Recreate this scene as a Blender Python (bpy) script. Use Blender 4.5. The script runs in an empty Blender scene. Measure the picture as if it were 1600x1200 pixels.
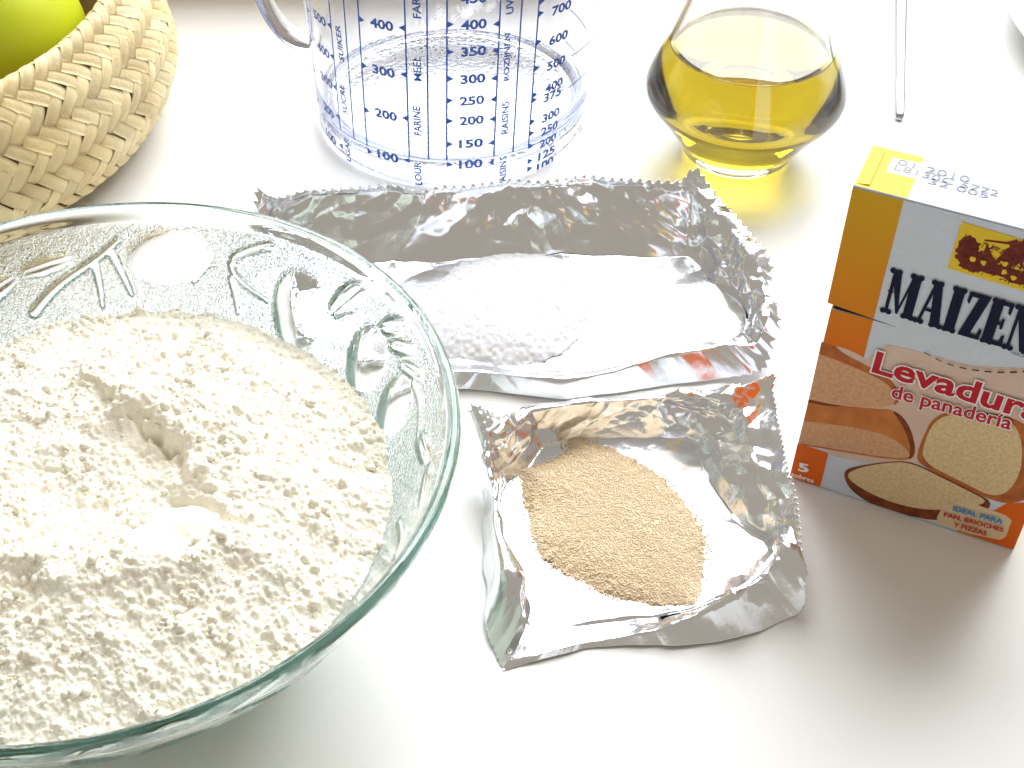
import bpy, bmesh, math, random
import numpy as np
from mathutils import Vector, Matrix

SC = bpy.context.scene
COL = SC.collection
R = math.radians

# ------------------------------------------------------------------ camera
CAM_H, PITCH, ROLL, FPX = 0.30, 0.7669, 0.011, 2133.0
_F = np.array([0, math.cos(PITCH), -math.sin(PITCH)])
_U0 = np.array([0, math.sin(PITCH), math.cos(PITCH)])
_R0 = np.array([1.0, 0, 0])
_R = _R0 * math.cos(ROLL) + _U0 * math.sin(ROLL)
_U = -_R0 * math.sin(ROLL) + _U0 * math.cos(ROLL)
cam_d = bpy.data.cameras.new('camera')
cam = bpy.data.objects.new('camera', cam_d)
COL.objects.link(cam)
cam_d.sensor_width = 36.0
cam_d.lens = FPX / 1600 * 36
cam_d.clip_start, cam_d.clip_end = 0.01, 50
cam.matrix_world = Matrix(((_R[0], _U[0], -_F[0], 0), (_R[1], _U[1], -_F[1], 0), (_R[2], _U[2], -_F[2], CAM_H), (0, 0, 0, 1)))
SC.camera = cam

# ------------------------------------------------------------------ light
world = bpy.data.worlds.new('World')
SC.world = world
world.use_nodes = True
wb = world.node_tree.nodes['Background']
wb.inputs['Color'].default_value = (1.0, 0.89, 0.74, 1)
wb.inputs['Strength'].default_value = 0.40

win_d = bpy.data.lights.new('window_light', 'AREA')
win_d.shape = 'RECTANGLE'
win_d.size, win_d.size_y = 1.25, 1.0
win_d.energy = 37
win_d.color = (0.95, 0.98, 1.0)
win = bpy.data.objects.new('window_light', win_d)
COL.objects.link(win)
_dir = Vector((0.30, 1.0, 1.12)).normalized()
win.location = Vector((0.0, 0.36, 0)) + _dir * 1.25
win.rotation_euler = _dir.to_track_quat('Z', 'Y').to_euler()

vs = SC.view_settings
SC.display_settings.display_device = 'sRGB'
vs.view_transform = 'Standard'
vs.look = 'None'
vs.exposure = 0.0
vs.gamma = 1.0
cy = SC.cycles
cy.use_denoising = True
try:
    cy.denoiser = 'OPENIMAGEDENOISE'
except Exception:
    pass
cy.max_bounces = 18
cy.transmission_bounces = 16
cy.glossy_bounces = 8
cy.diffuse_bounces = 4
cy.transparent_max_bounces = 12
cy.caustics_reflective = True
cy.caustics_refractive = True
cy.blur_glossy = 0.0
cy.sample_clamp_indirect = 25.0

# ------------------------------------------------------------------ helpers
def ray(px, py):
    return _F + _R * (px - 800) / FPX + _U * (600 - py) / FPX

def at(px, py, z=0.0):
    """the point at height z seen at a place of the photograph"""
    d = ray(px, py)
    return np.array([0, 0, CAM_H]) + d * ((z - CAM_H) / d[2])

def project(P):
    P = np.atleast_2d(P) - np.array([0, 0, CAM_H])
    z = P @ _F
    return np.stack([800 + FPX * (P @ _R) / z, 600 - FPX * (P @ _U) / z], 1)

def mesh_np(name, V, faces, smooth=True):
    """faces: (n,3) or (n,4) array, or list of tuples"""
    me = bpy.data.meshes.new(name)
    V = np.asarray(V, dtype=np.float32)
    if isinstance(faces, np.ndarray):
        n, k = faces.shape
        me.vertices.add(len(V))
        me.vertices.foreach_set('co', V.ravel())
        me.loops.add(n * k)
        me.loops.foreach_set('vertex_index', faces.astype(np.int32).ravel())
        me.polygons.add(n)
        me.polygons.foreach_set('loop_start', np.arange(0, n * k, k, dtype=np.int32))
        me.polygons.foreach_set('loop_total', np.full(n, k, dtype=np.int32))
        me.update(calc_edges=True)
    else:
        me.from_pydata([tuple(map(float, v)) for v in V], [], faces)
        me.update()
    if smooth:
        me.polygons.foreach_set('use_smooth', np.ones(len(me.polygons), dtype=bool))
    me.validate()
    return me

def link(name, me, mat=None, parent=None):
    o = bpy.data.objects.new(name, me)
    COL.objects.link(o)
    if mat is not None:
        me.materials.clear()
        me.materials.append(mat)
    if parent is not None:
        o.parent = parent
    return o

def empty(name, loc):
    o = bpy.data.objects.new(name, None)
    COL.objects.link(o)
    o.location = tuple(loc)
    o.empty_display_size = 0.02
    return o

def tag(o, label=None, cat=None, group=None, kind=None):
    if label: o['label'] = label
    if cat: o['category'] = cat
    if group: o['group'] = group
    if kind: o['kind'] = kind
    return o

def grid_faces(nu, nv, wrap_u=False):
    """vertices stored [iu*nv + iv]"""
    iu = np.arange(nu if wrap_u else nu - 1)
    iv = np.arange(nv - 1)
    A, B = np.meshgrid(iu, iv, indexing='ij')
    A2 = (A + 1) % nu
    return np.stack([A * nv + B, A2 * nv + B, A2 * nv + B + 1, A * nv + B + 1], -1).reshape(-1, 4)

def resample(pts, n):
    pts = np.asarray(pts, float)
    d = np.r_[0, np.cumsum(np.linalg.norm(np.diff(pts, axis=0), axis=1))]
    t = np.linspace(0, d[-1], n)
    return np.stack([np.interp(t, d, pts[:, k]) for k in range(pts.shape[1])], 1)

def smooth_poly(pts, n, rounds=2, closed=False):
    p = np.asarray(pts, float)
    for _ in range(rounds):
        if closed:
            q = np.roll(p, -1, 0)
            p = np.stack([p * .75 + q * .25, p * .25 + q * .75], 1).reshape(-1, p.shape[1])
        else:
            q = np.stack([p[:-1] * .75 + p[1:] * .25, p[:-1] * .25 + p[1:] * .75], 1).reshape(-1, p.shape[1])
            p = np.vstack([p[:1], q, p[-1:]])
    if closed:
        p = np.vstack([p, p[:1]])
    return resample(p, n)

def lathe(name, prof, nu=96, smooth=True, closed=False):
    prof = np.asarray(prof, float)
    a = np.linspace(0, 2 * math.pi, nu, endpoint=False)
    r, z = prof[:, 0], prof[:, 1]
    V = np.stack([np.cos(a)[:, None] * r, np.sin(a)[:, None] * r, np.broadcast_to(z, (nu, len(z)))], -1).reshape(-1, 3)
    return mesh_np(name, V, grid_faces(nu, len(prof), True), smooth)

# --- numpy noise
def vnoise(x, y, seed):
    """smooth value noise in -1..1"""
    rg = np.random.RandomState(seed)
    T = rg.rand(256, 256) * 2 - 1
    xi, yi = np.floor(x).astype(int), np.floor(y).astype(int)
    fx, fy = x - xi, y - yi
    fx, fy = fx * fx * (3 - 2 * fx), fy * fy * (3 - 2 * fy)
    g = lambda a, b: T[a % 256, b % 256]
    return (g(xi, yi) * (1 - fx) + g(xi + 1, yi) * fx) * (1 - fy) + (g(xi, yi + 1) * (1 - fx) + g(xi + 1, yi + 1) * fx) * fy

def facets(x, y, seed):
    """random heights on a warped simplex lattice: flat facets that meet in sharp creases, -1..1"""
    rg = np.random.RandomState(seed)
    T = rg.rand(256, 256) * 2 - 1
    an = rg.rand() * 6.28
    x, y = x * math.cos(an) - y * math.sin(an), x * math.sin(an) + y * math.cos(an)
    wx = x + 0.42 * vnoise(x * .8 + 11, y * .8, seed + 1)
    wy = y + 0.42 * vnoise(x * .8 - 7, y * .8 + 3, seed + 2)
    s = (wx + wy) * 0.366025
    i, j = np.floor(wx + s).astype(int), np.floor(wy + s).astype(int)
    u, v = wx + s - i, wy + s - j
    up = u > v
    g = lambda a, b: T[a % 256, b % 256]
    a, b, c = g(i, j), np.where(up, g(i + 1, j), g(i, j + 1)), g(i + 1, j + 1)
    hi, lo = np.maximum(u, v), np.minimum(u, v)
    return a * (1 - hi) + b * (hi - lo) + c * lo

# --- materials
def new_mat(name):
    m = bpy.data.materials.new(name)
    m.use_nodes = True
    return m, m.node_tree.nodes, m.node_tree.links, m.node_tree.nodes['Principled BSDF']

def pbr(name, col, rough=0.5, metal=0.0, var=0.0, vscale=200, bump=0.0, bscale=400, spec=0.5, detail=4, col2=None, sss=0.0):
    m, N, L, b = new_mat(name)
    b.inputs['Base Color'].default_value = (*col, 1)
    b.inputs['Roughness'].default_value = rough
    b.inputs['Metallic'].default_value = metal
    b.inputs['Specular IOR Level'].default_value = spec
    tc = N.new('ShaderNodeTexCoord')
    if var or col2:
        n = N.new('ShaderNodeTexNoise')
        n.inputs['Scale'].default_value = vscale
        n.inputs['Detail'].default_value = detail
        L.new(tc.outputs['Object'], n.inputs['Vector'])
        cr = N.new('ShaderNodeValToRGB')
        cr.color_ramp.elements[0].position, cr.color_ramp.elements[1].position = 0.3, 0.7
        c0 = col if col2 else tuple(c * (1 - var) for c in col)
        c1 = col2 if col2 else tuple(min(1, c * (1 + var)) for c in col)
        cr.color_ramp.elements[0].color = (*c0, 1)
        cr.color_ramp.elements[1].color = (*c1, 1)
        L.new(n.outputs['Fac'], cr.inputs['Fac'])
        L.new(cr.outputs['Color'], b.inputs['Base Color'])
    if bump:
        n2 = N.new('ShaderNodeTexNoise')
        n2.inputs['Scale'].default_value = bscale
        n2.inputs['Detail'].default_value = 4
        L.new(tc.outputs['Object'], n2.inputs['Vector'])
        bp = N.new('ShaderNodeBump')
        bp.inputs['Strength'].default_value = bump
        bp.inputs['Distance'].default_value = 0.0006
        L.new(n2.outputs['Fac'], bp.inputs['Height'])
        L.new(bp.outputs['Normal'], b.inputs['Normal'])
    if sss:
        b.inputs['Subsurface Weight'].default_value = sss
        b.inputs['Subsurface Radius'].default_value = (.004, .003, .002)
        b.inputs['Subsurface Scale'].default_value = 0.5
    return m

def glass_mat(name, ior=1.48, col=(1, 1, 1), absorb=None, density=0.0, rough=0.0):
    m = bpy.data.materials.new(name)
    m.use_nodes = True
    N, L = m.node_tree.nodes, m.node_tree.links
    N.clear()
    out = N.new('ShaderNodeOutputMaterial')
    g = N.new('ShaderNodeBsdfGlass')
    g.inputs['IOR'].default_value = ior
    g.inputs['Color'].default_value = (*col, 1)
    g.inputs['Roughness'].default_value = rough
    L.new(g.outputs['BSDF'], out.inputs['Surface'])
    if absorb:
        v = N.new('ShaderNodeVolumeAbsorption')
        v.inputs['Color'].default_value = (*absorb, 1)
        v.inputs['Density'].default_value = density
        L.new(v.outputs['Volume'], out.inputs['Volume'])
    return m, N, L, g

M = {}
M['table'] = pbr('white_laminate', (0.80, 0.80, 0.785), rough=0.38, var=0.02, vscale=9, bump=0.03, bscale=900, spec=0.35)
M['foil'] = pbr('aluminium_foil', (0.89, 0.915, 0.96), rough=0.19, metal=1.0, bump=0.10, bscale=420)
M['flour'] = pbr('flour', (0.925, 0.885, 0.77), rough=0.95, var=0.02, vscale=350, bump=0.35, bscale=1600, spec=0.1, sss=0.1)
M['sugar'] = pbr('sugar', (0.84, 0.84, 0.875), rough=0.7, var=0.01, vscale=900, bump=0.06, bscale=3000, spec=0.12, sss=0.8)
M['yeast'] = pbr('dry_yeast', (0.74, 0.60, 0.415), rough=0.85, col2=(0.82, 0.685, 0.50), vscale=900, spec=0.2)
M['straw'] = pbr('plaited_straw', (0.78, 0.61, 0.31), rough=0.55, col2=(0.90, 0.76, 0.46), vscale=70, bump=0.35, bscale=700, spec=0.35)
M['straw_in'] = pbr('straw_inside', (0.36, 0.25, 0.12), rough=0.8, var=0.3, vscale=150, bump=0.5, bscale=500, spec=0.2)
M['steel'] = pbr('stainless_steel', (0.52, 0.54, 0.58), rough=0.28, metal=1.0)
M['china'] = pbr('white_china', (0.82, 0.83, 0.84), rough=0.12)
M['blue_ink'] = pbr('blue_print', (0.010, 0.075, 0.40), rough=0.4)
M['fruit'] = pbr('green_fruit_skin', (0.46, 0.58, 0.010), rough=0.42, col2=(0.62, 0.66, 0.015), vscale=28, bump=0.08, bscale=500)
M['stem'] = pbr('fruit_stem', (0.09, 0.06, 0.03), rough=0.8)

# straw variation: every strip has its own tone
def vary(m, amt):
    N, L = m.node_tree.nodes, m.node_tree.links
    b = N['Principled BSDF']
    src = b.inputs['Base Color'].links[0].from_socket
    oi = N.new('ShaderNodeObjectInfo')
    mr = N.new('ShaderNodeMapRange'); mr.inputs['To Min'].default_value = 1 - amt; mr.inputs['To Max'].default_value = 1 + amt * .6
    L.new(oi.outputs['Random'], mr.inputs['Value'])
    h = N.new('ShaderNodeHueSaturation'); L.new(src, h.inputs['Color']); L.new(mr.outputs[0], h.inputs['Value'])
    L.new(h.outputs['Color'], b.inputs['Base Color'])
vary(M['straw'], .17)

# ------------------------------------------------------------------ setting: the tabletop
bm = bmesh.new()
bmesh.ops.create_grid(bm, x_segments=1, y_segments=1, size=1.0)
me = bpy.data.meshes.new('tabletop')
for v in bm.verts:
    v.co.x *= 1.1
    v.co.y = v.co.y * 0.75 + 0.4
ext = bmesh.ops.extrude_face_region(bm, geom=bm.faces[:])
for v in [g for g in ext['geom'] if isinstance(g, bmesh.types.BMVert)]:
    v.co.z -= 0.03
bmesh.ops.recalc_face_normals(bm, faces=bm.faces[:])
bm.to_mesh(me); bm.free()
tag(link('tabletop', me, M['table']), kind='structure')

# ------------------------------------------------------------------ unseen, added to cast shade: ledge along the back of the table
M['blocker'] = pbr('blocker_tan', (0.74, 0.60, 0.46), rough=0.7, var=0.05, vscale=6, bump=0.1, bscale=200)
bm = bmesh.new()
bmesh.ops.create_cube(bm, size=1.0)
for v in bm.verts:
    v.co = Vector((-0.32 + v.co.x * 0.70, 0.605 + v.co.y * 0.07, 0.0315 + v.co.z * 0.062))
bmesh.ops.bevel(bm, geom=bm.edges[:], offset=.004, segments=2, affect='EDGES')
me = bpy.data.meshes.new('shade_blocker'); bm.to_mesh(me); bm.free()
tag(link('shade_blocker', me, M['blocker']), kind='structure')

# ------------------------------------------------------------------ woven straw basket
BC = np.array([-0.252, 0.457])
BPROF = smooth_poly([(0.092, 0.002), (0.107, 0.004), (0.1165, 0.010), (0.1200, 0.020), (0.1190, 0.031), (0.1145, 0.043), (0.1085, 0.0530), (0.1045, 0.0568),
                     (0.1005, 0.0555), (0.100, 0.048), (0.101, 0.041)], 200, 2)
_bl = np.r_[0, np.cumsum(np.linalg.norm(np.diff(BPROF, axis=0), axis=1))]
_bt = np.gradient(BPROF, axis=0)
_bt /= np.linalg.norm(_bt, axis=1)[:, None]

def basket_point(ang, v, off):
    r, z = np.interp(v, _bl, BPROF[:, 0]), np.interp(v, _bl, BPROF[:, 1])
    tr, tz = np.interp(v, _bl, _bt[:, 0]), np.interp(v, _bl, _bt[:, 1])
    nr, nz = tz, -tr
    r, z = r + nr * off, z + nz * off
    return np.stack([r * np.cos(ang), r * np.sin(ang), z], -1)

bk = empty('basket', (BC[0], BC[1], 0))
tag(bk, 'round basket plaited from pale straw, holding a green fruit', 'basket')
wall = np.vstack([[(0.0, 0.002)], BPROF[:130] - [0.0012, 0], BPROF[130:150] + [0, -.0012], [(0.0985, 0.046), (0.1, 0.03), (0.098, 0.012), (0.0, 0.008)]])
link('basket_wall', lathe('basket_wall', wall, 120), M['straw_in'], bk)
NW = 102
BR = 0.1175
WT = 2 * math.pi * BR / (NW * math.sqrt(2)) 
rg = np.random.RandomState(5)
tiles = []
for k in range(-2, 60):
    for n in range(NW):
        m = k % 4
        if m not in (0, 2):
            continue
        # cells of a herringbone: m = 0 lies along x, m = 2 along y
        x, y = k + n, n
        cx, cyy = (x + 1.0, y + 0.5) if m == 0 else (x + 0.5, y)
        u = (cx + cyy) / math.sqrt(2) * WT
        v = (cx - cyy) / math.sqrt(2) * WT + 0.002
        if v < 0.008 or v > _bl[-1] - 0.004:
            continue
        tiles.append((u / BR, v, m))

def strip_verts(ang0, v0, m):
    nl, nw = 9, 5
    a = np.linspace(-1, 1, nl)[:, None]
    b = np.linspace(-1, 1, nw)[None, :]
    wj = 1 + rg.uniform(-.10, .08)
    la = a * WT * 1.16 * np.ones_like(b)
    lb = b * WT * 0.485 * wj * (1 - 0.10 * np.abs(a) ** 3)
    rot = (math.pi / 4 if m == 0 else -math.pi / 4) + rg.uniform(-.10, .10)
    ju, jv = rg.uniform(-.0004, .0004, 2)
    du = la * math.cos(rot) - lb * math.sin(rot) + ju
    dv = la * math.sin(rot) + lb * math.cos(rot) + jv
    # one end of every strip lies on top, the other dives under its neighbour
    sgn = 1
    off = 0.0017 * np.cos(a * sgn * 1.3 - 0.40) - 0.0008 * (1 - a) * 0.5 - 0.0004 + 0.00030 * (1 - b ** 2) - 0.0002
    off = off + rg.uniform(-.00015, .00025) + 0.0002 * rg.uniform(-1, 1) * a * b
    P = basket_point(ang0 + du / BR, np.clip(v0 + dv, 0, _bl[-1]), off)
    Q = basket_point(ang0 + du / BR, np.clip(v0 + dv, 0, _bl[-1]), off - 0.00045)
    V = np.concatenate([P.reshape(-1, 3), Q.reshape(-1, 3)])
    F = [tuple(f) for f in grid_faces(nl, nw)]
    n0 = nl * nw
    rim = [i * nw for i in range(nl)] + [(nl - 1) * nw + j for j in range(1, nw)] + [i * nw + nw - 1 for i in range(nl - 2, -1, -1)] + [j for j in range(nw - 2, 0, -1)]
    F = [f[::-1] for f in F]
    for q in range(len(rim)):
        i, j = rim[q], rim[(q + 1) % len(rim)]
        F.append((i, j, j + n0, i + n0)[::-1])
    return V, F

vis = []
for i, (a0, v0, m) in enumerate(tiles):
    P = basket_point(np.array([a0]), np.array([v0]), 0.0)[0] + [BC[0], BC[1], 0]
    Pn = basket_point(np.array([a0]), np.array([v0]), 0.001)[0] + [BC[0], BC[1], 0] - P
    px = project(P)[0]
    facing = np.dot(Pn, np.array([0, 0, CAM_H]) - P)
    ok = facing > 0 and -60 < px[0] < 320 and -60 < px[1] < 380
    vis.append((0 if ok else 1, abs(px[0] - 100) + abs(px[1] - 180), i))
vis.sort()
own = set(i for f, d, i in vis[:300] if f == 0)
SV, SF, so = [], [], 0
for i, (a0, v0, m) in enumerate(tiles):
    V, F = strip_verts(a0, v0, m)
    if i in own:
        link('strip', mesh_np('strip', V, F), M['straw'], bk)
    else:
        SV.append(V); SF += [tuple(x + so for x in f) for f in F]; so += len(V)
o = link('strip_weave', mesh_np('strip_weave', np.vstack(SV), SF), M['straw'], bk)
tag(o, kind='stuff')

# fruit in the basket
fr_prof = smooth_poly([(0.0005, -0.029), (0.010, -0.0325), (0.024, -0.030), (0.0335, -0.016), (0.036, 0.0), (0.0335, 0.014), (0.026, 0.026), (0.013, 0.0315), (0.005, 0.029), (0.0005, 0.0255)], 60, 2)
fc = at(-12, -6, 0.058)
fr = link('fruit', lathe('fruit', fr_prof, 64), M['fruit'])
fr.location = (fc[0] - 0.006, fc[1] - 0.001, 0.042)
fr.rotation_euler = (0.5, -0.5, 0.3)
tag(fr, 'round yellow green fruit lying inside the straw basket', 'fruit')
st = link('fruit_stem', lathe('fruit_stem', [(0.0, 0.02), (0.0014, 0.02), (0.0011, 0.034), (0.0018, 0.042), (0.0, 0.0425)], 10), M['stem'], fr)

# ------------------------------------------------------------------ pressed glass bowl
BX, BY = -0.099, 0.2213
inner = smooth_poly([(0.0, 0.006), (0.034, 0.0065), (0.045, 0.013), (0.055, 0.0255), (0.064, 0.038), (0.071, 0.048), (0.0775, 0.0575), (0.0818, 0.0655), (0.0835, 0.0700)], 70, 2)
rimp = [(0.0840, 0.0712), (0.0848, 0.0721), (0.0859, 0.0722), (0.0869, 0.0715), (0.0872, 0.0702), (0.0869, 0.0688)]
outer = smooth_poly([(0.0862, 0.0675), (0.0840, 0.0630), (0.0805, 0.0560), (0.0740, 0.0460), (0.067, 0.0355), (0.058, 0.0228), (0.049, 0.0105), (0.041, 0.0035), (0.037, 0.0004), (0.030, 0.0004), (0.027, 0.002), (0.0, 0.002)], 210, 2)
ni, nr_ = len(inner), len(rimp)
prof = np.vstack([inner, rimp, outer])
NU = 1100
ang = np.linspace(0, 2 * math.pi, NU, endpoint=False)
tp = np.gradient(prof, axis=0); tp /= np.linalg.norm(tp, axis=1)[:, None]
nrm = np.stack([tp[:, 1], -tp[:, 0]], 1)            # points out of the glass on the outer side
so_ = np.r_[0, np.cumsum(np.linalg.norm(np.diff(prof, axis=0), axis=1))]

def on_bowl(px, py):
    """angle and height where the far inner wall of the bowl is seen"""
    d = ray(px, py); best = None
    for z in np.linspace(0.02, 0.071, 300):
        P = np.array([0, 0, CAM_H]) + d * ((z - CAM_H) / d[2])
        rr = math.hypot(P[0] - BX, P[1] - BY)
        e = abs(rr - np.interp(z, inner[:, 1], inner[:, 0]))
        if best is None or e < best[0]:
            best = (e, math.atan2(P[1] - BY, P[0] - BX), z)
    return best[1], best[2]

oi = np.arange(ni + nr_, len(prof))
OA, OZ = np.meshgrid(ang, prof[oi, 1], indexing='ij')
OS = np.broadcast_to(so_[oi], OA.shape)
z2s = lambda z: np.interp(z, prof[oi, 1][::-1][np.argsort(prof[oi, 1][::-1])], so_[oi][::-1][np.argsort(prof[oi, 1][::-1])])
H = np.zeros_like(OA)

def motif_xy(pts, dang=0.0):
    q = [on_bowl(*p) for p in pts]
    return np.array([(a + dang, z2s(z)) for a, z in q])

def loc(c):
    rr = 0.073
    da = (OA - c[0] + math.pi) % (2 * math.pi) - math.pi
    return da * rr, OS - c[1]

def add_blob(c, rx, ry, rot, h, p=0.5, vein=False):
    global H
    x, y = loc(c)
    x, y = x * math.cos(rot) + y * math.sin(rot), -x * math.sin(rot) + y * math.cos(rot)
    d = (x / rx) ** 2 + (y / ry) ** 2
    e = h * .8 * np.clip(1 - d, 0, 1) ** (p + .25)
    if vein:
        e = e * (1 - 0.45 * np.exp(-(y / (ry * .16)) ** 2))
    H = np.maximum(H, e)

def add_branch(pts, w, h):
    global H
    p = smooth_poly(pts, 40, 2)
    e = np.zeros_like(H)
    for k, c in enumerate(p):
        ww = w * (1.15 - 0.5 * k / len(p))
        x, y = loc(c)
        d = (x * x + y * y) / ww ** 2
        e = np.maximum(e, h * .75 * np.clip(1 - d, 0, 1) ** 1.1)
    H = np.maximum(H, e)

for dang in (0.0, 2.05, 4.10):
    mp = lambda pts: motif_xy(pts, dang)
    add_branch(mp([(60, 503), (92, 462), (153, 420), (185, 388)]), .0017, .0016)
    add_branch(mp([(148, 423), (158, 460), (162, 495)]), .0013, .0013)
    add_branch(mp([(176, 411), (190, 440), (205, 475)]), .0013, .0013)
    add_branch(mp([(416, 397), (365, 411), (354, 430), (370, 457), (410, 484)]), .0016, .0016)
    add_branch(mp([(356, 452), (362, 480), (365, 505)]), .0012, .0013)
    add_branch(mp([(300, 455), (318, 432), (330, 428)]), .0009, .0010)
    add_blob(mp([(262, 418)])[0], .0120, .0090, 0.2, .0020, .9)
    add_blob(mp([(458, 500)])[0], .0090, .0125, 0.25, .0030, .8)
    add_blob(mp([(533, 480)])[0], .0085, .0042, 1.05, .0022, .8, True)
    add_blob(mp([(560, 575)])[0], .0080, .0105, 0.2, .0028, .8)
    add_blob(mp([(604, 520)])[0], .0075, .0030, 0.75, .0020, .8, True)
    add_blob(mp([(618, 552)])[0], .0075, .0027, 0.55, .0020, .8, True)
    add_blob(mp([(632, 588)])[0], .0070, .0027, 0.45, .0020, .8, True)
    add_blob(mp([(603, 645)])[0], .0075, .0100, 0.2, .0026, .8)
    add_blob(mp([(650, 705)])[0], .0070, .0036, 0.3, .0022, .8, True)
    add_blob(mp([(655, 765)])[0], .0070, .0032, 0.1, .0020, .8, True)
    add_branch(mp([(634, 610), (645, 640), (640, 690)]), .0012, .0014)
H[OZ > 0.064] *= np.clip((0.067 - OZ[OZ > .064]) / .003, 0, 1)
H[OZ < 0.012] *= np.clip((OZ[OZ < .012] - .006) / .006, 0, 1)
off = np.zeros((NU, len(prof)))
off[:, ni + nr_:] = H
r = prof[None, :, 0] + nrm[None, :, 0] * off
z = prof[None, :, 1] + nrm[None, :, 1] * off
r[:, 0] = 0.0002; r[:, -1] = 0.0002
V = np.stack([r * np.cos(ang)[:, None], r * np.sin(ang)[:, None], z], -1).reshape(-1, 3)
F = grid_faces(NU, len(prof), True)[:, ::-1]
nn = len(V)
me = mesh_np('glass_bowl', V, np.ascontiguousarray(F))
mask = np.zeros((NU, len(prof)), np.float32)
mask[:, ni + nr_:] = np.clip(1 - H / .0006, 0, 1) * np.clip((.0665 - OZ) / .002, 0, 1)
me.attributes.new('ground', 'FLOAT', 'POINT').data.foreach_set('value', mask.ravel())
gm, N, L, g = glass_mat('bowl_glass', 1.5, absorb=(0.50, 0.95, 0.90), density=19)
tc = N.new('ShaderNodeTexCoord')
vo = N.new('ShaderNodeTexNoise'); vo.inputs['Scale'].default_value = 760; vo.inputs['Detail'].default_value = 1.0; vo.inputs['Distortion'].default_value = 2.2
L.new(tc.outputs['Object'], vo.inputs['Vector'])
at_n = N.new('ShaderNodeAttribute'); at_n.attribute_name = 'ground'
mu = N.new('ShaderNodeMath'); mu.operation = 'MULTIPLY'
L.new(vo.outputs['Fac'], mu.inputs[0]); L.new(at_n.outputs['Fac'], mu.inputs[1])
bp = N.new('ShaderNodeBump'); bp.inputs['Strength'].default_value = 0.75; bp.inputs['Distance'].default_value = 0.0009
L.new(mu.outputs[0], bp.inputs['Height']); L.new(bp.outputs['Normal'], g.inputs['Normal'])
bowl = link('glass_bowl', me, gm)
bowl.location = (BX, BY, 0.0004)
tag(bowl, 'pressed glass bowl with fruit relief and greenish rim, full of flour', 'bowl')

# ------------------------------------------------------------------ flour heaped in the bowl
n = 620
xs = np.linspace(-0.074, 0.074, n)
X, Y = np.meshgrid(xs, xs, indexing='ij')
rho = np.hypot(X, Y)
Z = 0.0455 + 0.0125 * (1 - np.clip(rho / .072, 0, 1.05) ** 2.2)
def W(x, y): return x - BX, y - BY
ccx, ccy = W(-.094, .2165)
wx = X + .004 * vnoise(X * 90, Y * 90, 3); wy = Y + .004 * vnoise(X * 90 + 9, Y * 90 + 4, 4)
d = np.hypot((wx - ccx) / 1.25, wy - ccy)
Z += -0.0082 * np.exp(-(d / .0195) ** 2.4) + 0.0032 * np.exp(-((d - .0255) / .008) ** 2) * np.clip(.6 - (wy - ccy) / .03, 0, 1.3)
def seg(p0, p1):
    p0, p1 = np.array(W(*p0)), np.array(W(*p1))
    t = p1 - p0; l = np.linalg.norm(t); t /= l
    a = (wx - p0[0]) * t[0] + (wy - p0[1]) * t[1]
    b = -(wx - p0[0]) * t[1] + (wy - p0[1]) * t[0]
    return a / l, b
a, b = seg((-.108, .2530), (-.0745, .2245))
fade = np.exp(-((a - .5) / .62) ** 4)
Z += fade * (0.0050 / (1 + np.exp(-np.clip((b + .0016 * vnoise(X * 260, Y * 260, 14) + .0008 * vnoise(X * 700, Y * 700, 15)) / .0006, -40, 40))) * np.exp(-np.clip(b, 0, 1) / .016) - 0.0012)
Z -= np.exp(-((a - .70) / .30) ** 4) * 0.0024 * np.exp(-((b + .0010 + .0010 * vnoise(X * 300, Y * 300, 16)) / .0011) ** 2)
a, b = seg((-.078, .2165), (-.060, .2075))
Z -= np.exp(-((a - .4) / .7) ** 4) * .0022 * np.exp(-(b / .0018) ** 2)
sm = np.exp(-(((wx - W(-.0775, .2085)[0]) / .009) ** 2 + ((wy - W(-.0775, .2085)[1]) / .010) ** 2))
sm = np.maximum(sm, np.exp(-(((wx - W(-.0965, .2355)[0]) / .006) ** 2 + ((wy - W(-.0965, .2355)[1]) / .004) ** 2)))
rough = 1 - .8 * np.clip(sm * 1.3, 0, 1)
Z += rough * (.0013 * vnoise(X * 110, Y * 110, 8) + .0006 * vnoise(X * 300, Y * 300, 9) + .00042 * vnoise(X * 700, Y * 700, 10) + .00026 * vnoise(X * 1500, Y * 1500, 11))
rg = np.random.RandomState(21)
px_ = xs[1] - xs[0]
for cnt, lo, hi in ((420, .0011, .0022), (1500, .0006, .0012), (14000, .00035, .0007)):
    for _ in range(cnt):
        q = rg.rand() * 6.283; rr_ = .0735 * math.sqrt(rg.rand())
        cx, cyy = rr_ * math.cos(q), rr_ * math.sin(q)
        rad = rg.uniform(lo, hi)
        i0, i1 = int((cx - rad - xs[0]) / px_), int((cx + rad - xs[0]) / px_) + 2
        j0, j1 = int((cyy - rad - xs[0]) / px_), int((cyy + rad - xs[0]) / px_) + 2
        i0, j0 = max(i0, 0), max(j0, 0)
        sx, sy = X[i0:i1, j0:j1], Y[i0:i1, j0:j1]
        if sx.size == 0: continue
        dd = ((sx - cx) ** 2 + (sy - cyy) ** 2) / rad ** 2
        ci, cj = min(n - 1, int((cx - xs[0]) / px_)), min(n - 1, int((cyy - xs[0]) / px_))
        Z[i0:i1, j0:j1] += rough[ci, cj] * rad * .34 * np.clip(1 - dd, 0, 1) ** .7
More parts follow.
